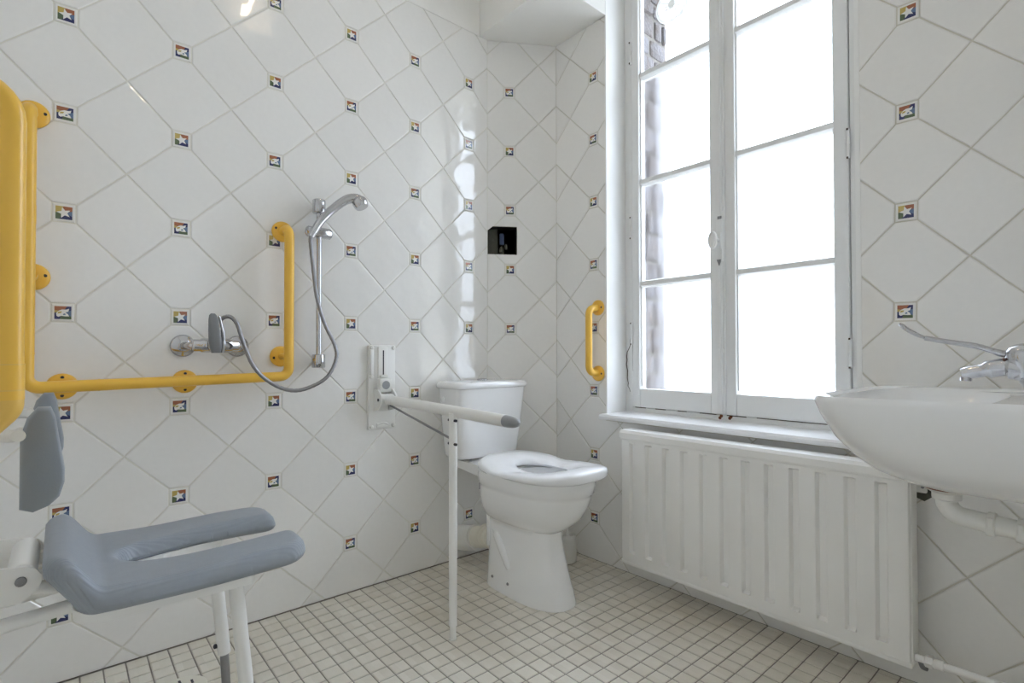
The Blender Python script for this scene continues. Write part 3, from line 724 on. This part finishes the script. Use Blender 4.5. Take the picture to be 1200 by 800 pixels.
for z in (1.137, .841): flange((.444, -.001, z), (0, -1, 0), g2, .035, (-PI/2,))
# folded up support loop on the back wall
FX, FY = .985, -1.890
g3 = thing('folding_grab_loop', (FX, -2.0, .68), 'thick yellow fold up support loop standing beside the shower seat', 'grab rail')
MB().tube(fillet([(FX, FY, .872), (FX, FY, 1.297), (FX, FY-.15, 1.297), (FX, FY-.15, .78), (FX, YB+.05, .72)], [.045, .045, .05]), RT, 18).build('loop', 'yellow', g3)
MB().cyl((FX, FY, .868), (FX, FY, .915), RT+.0010, 18).build('sleeve', 'yellow', g3)
MB().tube(fillet([(FX, FY, .872), (FX, FY, .856), (FX, FY-.10, .742), (FX, YB+.03, .70)], [.02, .03]), RT+.0006, 18).build('lower_bend', 'yellow_pale', g3)
for z in (.915, .880): MB().cyl((FX, FY, z), (FX, FY, z+.002), RT+.0012, 18).build('joint_ring', 'yellow_pale', g3)
MB().box((FX-.04, YB+.001, .62), (FX+.04, YB+.012, .84), .008).build('wall_plate', 'yellow', g3)
MB().cyl((FX-.03, YB+.03, .71), (FX+.03, YB+.03, .71), .022, 16, bev=.003).build('hinge_barrel', 'yellow', g3)

# ------------------------------------------------------------------ shower rail, hand shower, mixer
sh = thing('shower_rail', (.03, -1.115, .9), 'slim chrome riser rail with slider beside the yellow grab rail', 'shower rail')
SY = -1.117
MB().cyl((.05, SY, .905), (.05, SY, 1.475), .0095, 14).build('riser', 'chrome', sh)
for z, zz in ((1.475, 1), (.905, -1)):
    MB().lathe([(.022, 0), (.0235, .002), (.0235, .046), (.021, .049), (.001, .05)], (.05, SY, z+zz*.012-(.025 if zz > 0 else -.025)*1 if False else z-.025), (0, 0, 1), 22).build('end_bracket', 'chrome', sh, angle=60)
    MB().cyl((.0, SY+.012, z), (.045, SY, z), .013, 16).build('wall_stud', 'chrome', sh)
MB().cyl((.05, SY-.045, 1.378), (.05, SY+.045, 1.378), .0195, 20, bev=.004).lathe([(.013, 0), (.015, .003), (.015, .008), (.012, .010)], (.05, SY-.035, 1.372), Vector((.9, -.4, .3)), 16).build('slider', 'chrome', sh, angle=60)
hs = thing('hand_shower', (.1, -1.14, 1.36), 'curved chrome hand shower resting in the rail slider with metal hose', 'hand shower')
HB = spline([(.096, -1.154, 1.365), (.101, -1.133, 1.405), (.109, -1.092, 1.455), (.118, -1.045, 1.497), (.128, -1.012, 1.507), (.134, -.992, 1.500)], 6)
rad_ = [.0125+.0075*(i/(len(HB)-1)) for i in range(len(HB))]
MB().tube(HB, rad_, 16).build('handle', 'chrome', hs)
MB().lathe([(.001, -.022), (.015, -.018), (.025, -.008), (.029, .003), (.027, .017), (.023, .025), (.001, .026)], (.134, -.998, 1.497), Vector((.35, .30, -.88)), 24).build('spray_head', 'chrome', hs, angle=60)
MB().tube([(.093, -1.162, 1.350), (.097, -1.152, 1.372)], .0115, 14).build('hose_nut', 'chrome', hs)
hp = spline([(.093, -1.162, 1.352), (.090, -1.162, 1.325), (.085, -1.148, 1.216), (.088, -1.137, 1.128), (.096, -1.112, 1.038), (.112, -1.081, .962), (.125, -1.081, .912), (.135, -1.117, .850), (.14, -1.175, .817), (.143, -1.236, .806),
             (.143, -1.30, .829), (.138, -1.356, .882), (.13, -1.387, .957), (.12, -1.406, 1.026), (.108, -1.425, 1.050), (.095, -1.446, 1.043), (.085, -1.455, 1.015)], 8)
MB().tube(hp, [.0062+.0006*(i % 2) for i in range(len(hp))], 10).build('hose', 'steel', hs)
mx = thing('shower_mixer', (.07, -1.46, .93), 'chrome lever shower mixer on the tiled wall above the yellow rail', 'mixer tap')
for y in (-1.538, -1.378):
    MB().lathe([(.036, 0), (.036, .003), (.032, .008), (.020, .015), (.016, .018), (.001, .019)], (.001, y, .957), (1, 0, 0), 28).build('wall_rosette', 'chrome', mx, angle=60)
    MB().tube(fillet([(.010, y, .957), (.062, y+(.03 if y < -1.46 else -.03)*.4, .957), (.076, y+(.03 if y < -1.46 else -.03), .958)], .02), .0125, 14).build('connector', 'chrome', mx)
MB().lathe([(.016, 0), (.019, .004), (.019, .022), (.0225, .026), (.0225, .11), (.019, .114), (.019, .130), (.016, .134)], (.080, -1.525, .958), (0, 1, 0), 22).build('body', 'chrome', mx, angle=60)
MB().lathe([(.021, 0), (.024, .005), (.022, .024), (.014, .032), (.001, .033)], (.085, -1.465, .958), (1, 0, .12), 22).build('cartridge_dome', 'chrome', mx, angle=60)
lv = MB(); rr = []
for q, (x, z, hw, th) in enumerate([(.128, .934, .013, .008), (.132, .95, .017, .011), (.134, .975, .018, .010), (.138, 1.005, .0165, .0085), (.142, 1.035, .014, .007), (.143, 1.050, .011, .006), (.143, 1.056, .006, .004)]):
    rr.append([(x+th*math.copysign(abs(math.sin(2*PI*k/16))**.7, math.sin(2*PI*k/16)), -1.468-.012*(z-.934)/.12+hw*math.copysign(abs(math.cos(2*PI*k/16))**.7, math.cos(2*PI*k/16)), z) for k in range(16)])
lv.loft(rr); lv.build('lever', 'grey_plastic', mx, angle=60)
MB().tube(spline([(.120, -1.448, .935), (.124, -1.446, .97), (.131, -1.452, 1.01), (.137, -1.462, 1.05)]), [.008]*8+[.0065]*8+[.005]*8+[.003], 10).build('lever_edge', 'chrome', mx)

# ------------------------------------------------------------------ shower seat
SX = .632; SZ = .516
ss = thing('shower_chair', (SX, -1.7, 0), 'grey padded fold down shower seat with open front and white legs', 'shower chair')
S0, S1 = -1.862, -1.415
def sdf(x, y):
    """plan of the pad: rounded box open to the front by a slot (x about 0, y from S0)"""
    L = S1-S0; cx = abs(x); q = (y-S0)
    hw = .186+.014*math.sin(PI*min(max(q/L, 0), 1)); r = .055
    dx = cx-(hw-r); dy = abs(q-L/2)-(L/2-r)
    d = math.hypot(max(dx, 0), max(dy, 0))+min(max(dx, dy), 0)-r
    # slot: teardrop from q=.15 forwards, closing in a little towards the tips
    qs = max(q, .165); w_ = .036+.036*math.sin(PI*min(max((q-.10)/.44, 0), 1))
    s = math.hypot(cx, q-qs)-w_
    k = .022; a = max(d, -s)
    h = max(k-abs(d+s), 0)/k
    return a+h*h*k*.25
NX, NY = 84, 78; top = {}; x0, x1, y0, y1 = -.235, .235, S0-.02, S1+.02
P2 = [[None]*(NY+1) for _ in range(NX+1)]; D2 = [[0]*(NY+1) for _ in range(NX+1)]
for i in range(NX+1):
    for j in range(NY+1):
        x = x0+(x1-x0)*i/NX; y = y0+(y1-y0)*j/NY; P2[i][j] = (x, y); D2[i][j] = sdf(x, y)
keep = [(i, j) for i in range(NX) for j in range(NY) if min(D2[i][j], D2[i+1][j], D2[i][j+1], D2[i+1][j+1]) < -.001]
used = {}
sv = []; TH = .030
for i, j in keep:
    for a, b in ((i, j), (i+1, j), (i+1, j+1), (i, j+1)):
        if (a, b) in used: continue
        x, y = P2[a][b]
        for _ in range(4):
            d = sdf(x, y)
            if d <= 0: break
            e = .001; gx = (sdf(x+e, y)-sdf(x-e, y))/(2*e); gy = (sdf(x, y+e)-sdf(x, y-e))/(2*e); g = max(math.hypot(gx, gy), .3)
            x -= d*gx/g/g; y -= d*gy/g/g
        d = min(sdf(x, y), 0); q = min(-d/.020, 1); rim = math.sqrt(max(1-(1-q)**2, 0))
        if (a, b) and D2[a][b] > 0: rim = 0
        t_ = y-S0; u_ = min(max((t_-.030)/.062, 0), 1); lip = .060*(1-u_*u_*(3-2*u_))
        dish = -.006*math.exp(-((t_-.2)/.1)**2)
        used[(a, b)] = len(sv)//1; sv.append((x+SX, y, SZ+lip+dish, rim))
m = MB(); nV = len(sv)
vv = [(x, y, z-.020+.028*r) for x, y, z, r in sv]+[(x, y+.046*max(0, 1-(y-S0)/.11), SZ-.024-.014*r) for x, y, z, r in sv]
ff = []; edge = {}
for i, j in keep:
    q = [used[(i, j)], used[(i+1, j)], used[(i+1, j+1)], used[(i, j+1)]]
    ff.append(q); ff.append([nV+k for k in q[::-1]])
    for a, b in zip(q, q[1:]+q[:1]): edge[(a, b)] = 1
for (a, b) in edge:
    if (b, a) not in edge: ff.append([a, nV+a, nV+b, b])
m.add(vv, ff); pad = m.build('seat_pad', 'foam', ss, angle=80)
wm = pad.modifiers.new('weld', 'WELD'); wm.merge_threshold = .0006
sm = pad.modifiers.new('soft', 'SMOOTH'); sm.factor = .5; sm.iterations = 2
# white tray under the pad
op = [(-.180, S0+.046), (.180, S0+.046), (.190, -1.53), (.088, -1.53), (.060, -1.66), (-.060, -1.66), (-.088, -1.53), (-.190, -1.53)]
cl_ = op+op[:2]; po_ = []
for k in range(len(op)):
    a, b, c = (Vector((*cl_[(k+q) % len(op)], 0)) for q in range(3))
    f3 = fillet([a, b, c], .05 if b.y < -1.75 else .02, 5)[1:-1]; po_ += [(SX+p.x, p.y) for p in f3]
tr = MB(); tr.prism(po_, lambda a, b, d: (a, b, d), SZ-.052, SZ-.034); tr.build('seat_tray', 'white_metal', ss, angle=50)
for s, x in ((-1, .536), (1, .746)):
    MB().box((x-.014, -1.575, .443), (x+.014, -1.535, .470), .004).build('leg_bracket', 'white_metal', ss)
    l = MB().tube([(x, -1.553, .463), (x+.012*0, -1.527, .20)], .0145, 16).build('leg', 'white_metal', ss)
    MB().lathe([(.0055, 0), (.0055, .004), (.002, .006)], (x+.014, -1.550, .446), (1, 0, 0), 10).build('leg_screw', 'steel', l)
    MB().lathe([(.0055, 0), (.0055, .006), (.002, .008)], (x, -1.531-.012, .222), (0, -1, 0), 10).build('adjuster_screw', 'dark', l)
MB().tube(fillet([(.536, -1.528, .22), (.536, -1.516, .010), (.746, -1.516, .010), (.746, -1.528, .22)], .085, 10), .0098, 14).build('leg_hoop', 'steel', ss)
# hinge and wall brackets
MB().box((SX-.17, YB+.001, .45), (SX+.17, YB+.014, .62), .006).build('wall_plate', 'white_metal', ss)
for x in (.555, .742):
    pts = [(YB+.01, .515), (YB+.01, .590), (-1.93, .572), (-1.885, .567)]+[(-1.884+.027*math.cos(a), .541+.026*math.sin(a)) for a in (1.3, .8, .3, -.2, -.7)]+[(-1.885, .505), (-1.915, .508)]
    MB().prism(pts, lambda a, b, d: (d, a, b), x, x+.006).build('hinge_plate', 'white_metal', ss)
    MB().lathe([(.008, 0), (.008, .003), (.004, .0035), (.004, .002), (.001, .002)], (x+.006, -1.884, .543), (1, 0, 0), 16).build('pivot_screw', 'steel', ss)
MB().cyl((.562, -1.884, .547), (.74, -1.884, .547), .021, 22, bev=.003).build('hinge_barrel', 'white_metal', ss)
for x in (.60, .70): MB().box((x-.012, -1.89, .525), (x+.012, S0+.03, .548), .004).build('hinge_tongue', 'white_metal', ss)
for x in (.585, .712):
    MB().tube([(x, YB+.012, .452), (x, -1.95, .458), (x, -1.82, .468), (x, -1.62, .452)], .0125, 14).build('support_tube', 'white_metal', ss)
MB().tube([(.65, YB+.012, .500), (.65, -1.90, .505), (.65, S0+.02, .492)], .015, 14).build('cross_strut', 'white_metal', ss)
# folded up armrests
for s, x in ((0, .440), (1, .850)):
    pf = [(-1.888, .69), (-1.888, .80), (-1.880, .83), (-1.868, .846), (-1.852, .846), (-1.846, .83), (-1.842, .80), (-1.838, .772), (-1.834, .745), (-1.834, .725), (-1.840, .703), (-1.853, .690), (-1.872, .683)]
    a = MB()
    rr = []
    cxx = sum(p[0] for p in pf)/len(pf); czz = sum(p[1] for p in pf)/len(pf)
    for q, f in ((-.024, .80), (-.022, .90), (-.016, .98), (0, 1.0), (.016, .98), (.022, .90), (.024, .80)):
        rr.append([(x+q, .005+cxx+(p[0]-cxx)*f, czz+(p[1]-czz)*(1-(1-f)*.35)) for p in pf])
    a.loft(rr); a.build('armrest_pad', 'foam_smooth', ss, angle=70)
    MB().cyl((x, YB+.012, .803), (x, -1.872, .803), .010, 12).build('armrest_tube', 'white_metal', ss)
    MB().cyl((x-.020, -1.884, .805), (x+.026, -1.884, .805), .009, 14).build('armrest_pin', 'white_plastic', ss)

# floor drain
dr = thing('floor_drain', (.27, -1.60, 0), 'round beige floor drain cover below the shower seat', 'drain')
MB().lathe([(.062, 0.0002), (.062, .004), (.058, .006), (.001, .007)], (.27, -1.575, 0), (0, 0, 1), 32).build('cover', 'cream_plastic', dr)
for k in range(6):
    a = 2*PI*k/6; MB().box((.27+.032*math.cos(a)-.010, -1.575+.032*math.sin(a)-.003, .006), (.27+.032*math.cos(a)+.010, -1.575+.032*math.sin(a)+.003, .0072)).build('slot', 'dark', dr)

# ------------------------------------------------------------------ washbasin
WY = -.385
wb = thing('washbasin', (1.82, WY, .64), 'wide white ceramic washbasin mounted beside the radiator', 'washbasin')
def bs(z, cx, a, b, n=3.0, nb=6, cy=WY, N=56, tilt=0):
    out = []
    for k in range(N):
        t = 2*PI*k/N; c, s = math.cos(t), math.sin(t); e = nb if c > 0 else n
        x = cx+a*math.copysign(abs(c)**(2/e), c); out.append((x, cy+b*math.copysign(abs(s)**(2/e), s), z+tilt*(x-1.54)))
    return out
bm_ = MB()
bm_.loft([bs(.648, 1.76, .05, .06, 2, 2), bs(.650, 1.78, .11, .10, 2.1, 3), bs(.660, 1.80, .165, .145, 2.3, 4), bs(.680, 1.815, .215, .187, 2.6, 5), bs(.710, 1.825, .250, .224, 3.2, 6), bs(.75, 1.828, .275, .248, 4.2, 8),
          bs(.80, 1.827, .288, .265, 6, 10), bs(.828, 1.826, .2925, .270, 7, 12), bs(.836, 1.826, .2925, .270, 7, 12, tilt=.012), bs(.8405, 1.826, .290, .267, 7, 12, tilt=.015),
          bs(.8385, 1.823, .279, .256, 6, 12, tilt=.015), bs(.836, 1.69, .132, .244, 4.2, 4.2), bs(.822, 1.69, .128, .238, 4, 4), bs(.77, 1.70, .112, .20, 2.8, 2.8), bs(.715, 1.71, .08, .12, 2.1, 2.2), bs(.70, 1.715, .04, .05, 2, 2), bs(.698, 1.715, .02, .02, 2, 2)])
bm_.build('basin', 'ceramic', wb, angle=50)
MB().lathe([(.022, 0), (.022, .003), (.012, .004), (.001, .002)], (1.715, WY, .6985), (0, 0, 1), 20).build('drain_ring', 'chrome', wb)
ft = thing('basin_tap', (1.868, WY, .845), 'chrome basin mixer tap with long looped lever', 'tap')
MB().tube(spline([(1.880, WY, .8485), (1.874, WY, .868), (1.858, WY, .892), (1.825, WY, .901), (1.785, WY, .893), (1.757, WY, .886)], 6), [.028]*3+[.027]*4+[.0265]*5+[.0245]*6+[.019]*5+[.0145]*6+[.0135]*2, 20, sy=.95).build('spout', 'chrome', ft)
MB().lathe([(.010, 0), (.010, .008), (.001, .009)], (1.763, WY, .879), (-.05, 0, -1), 16).build('aerator', 'chrome', ft)
MB().lathe([(.030, 0), (.030, .004), (.027, .007)], (1.880, WY, .8465), (0, 0, 1), 24).build('base_ring', 'chrome', ft)
MB().lathe([(.024, -.03), (.0265, 0), (.0275, .010), (.0265, .020), (.021, .030), (.010, .036), (.001, .037)], (1.852, WY, .912), (-.18, 0, 1), 24).build('cap', 'chrome', ft, angle=60)
lp = [(1.835, WY, .925), (1.815, WY, .930), (1.780, WY, .944), (1.730, WY, .955), (1.695, WY, .963)]
MB().tube(spline(lp, 5), [.0105]*6+[.009]*6+[.0078]*9, 12, sy=.7).build('lever', 'chrome', ft)
for s in (-1, 1):
    MB().tube(spline([(1.698, WY, .9625), (1.682, WY+s*.012, .970), (1.662, WY+s*.015, .984), (1.652, WY+s*.008, .994), (1.650, WY, .996)], 6), .0035, 8).build('lever_loop', 'chrome', ft)
MB().cyl((1.8225, WY-.011, .917), (1.8235, WY-.0115, .917), .003, 8).build('temperature_dot', 'rust', ft)
tp = thing('basin_waste_pipe', (1.79, WY, .58), 'white plastic elbow and waste pipe under the washbasin', 'pipe')
MB().lathe([(.034, 0), (.036, -.004), (.036, -.012), (.028, -.018)], (1.728, WY, .6475), (0, 0, 1), 28).build('waste_flange', 'white_plastic', tp)
MB().lathe([(.037, 0), (.037, -.003)], (1.728, WY, .6395), (0, 0, 1), 28).build('gasket', 'rust', tp)
MB().lathe([(.024, 0), (.026, -.002), (.026, -.024), (.022, -.026)], (1.728, WY, .640), (0, 0, 1), 12).build('elbow_nut', 'white_plastic', tp)
MB().tube(fillet([(1.728, WY, .640), (1.728, WY, .586), (1.80, WY, .578), (XR-.003, WY, .560)], [.045, .1], 10), .0195, 20).build('waste_pipe', 'white_plastic', tp)
for x, z in ((1.793, .5785), (1.838, .576)):
    MB().lathe([(.0235, 0), (.0245, .002), (.0245, .012), (.0225, .014)], (x, WY, z), (1, 0, -.06), 20).build('slip_ring', 'white_plastic', tp)
    MB().box((x+.003, WY-.029, z-.004), (x+.012, WY-.022, z+.018), .002).build('ring_tab', 'white_plastic', tp)

# ------------------------------------------------------------------ ceiling lamp
LX, LY = 1.0, -1.10
cl = thing('ceiling_lamp', (LX, LY, ZC), 'ribbed milky glass ceiling lamp with a warm bulb', 'lamp')
MB().lathe([(.05, 0), (.05, -.01), (.03, -.03), (.008, -.035), (.008, -.10)], (LX, LY, ZC), (0, 0, 1), 28).build('canopy', 'white_metal', cl)
sd = MB(); rr = []
for r, h in ((.035, -.10), (.07, -.105), (.10, -.125), (.115, -.16), (.12, -.19)):
    rr.append([(LX+(r+.003*math.cos(k*PI))*math.cos(2*PI*k/48), LY+(r+.003*math.cos(k*PI))*math.sin(2*PI*k/48), ZC+h) for k in range(48)])
sd.loft(rr, False, False); sd.build('shade', 'milky', cl)
MB().lathe([(.001, -.19), (.018, -.185), (.028, -.165), (.022, -.14), (.014, -.12), (.012, -.095)], (LX, LY, ZC), (0, 0, 1), 20).build('bulb', 'bulb', cl)
print('objects', len(bpy.data.objects))
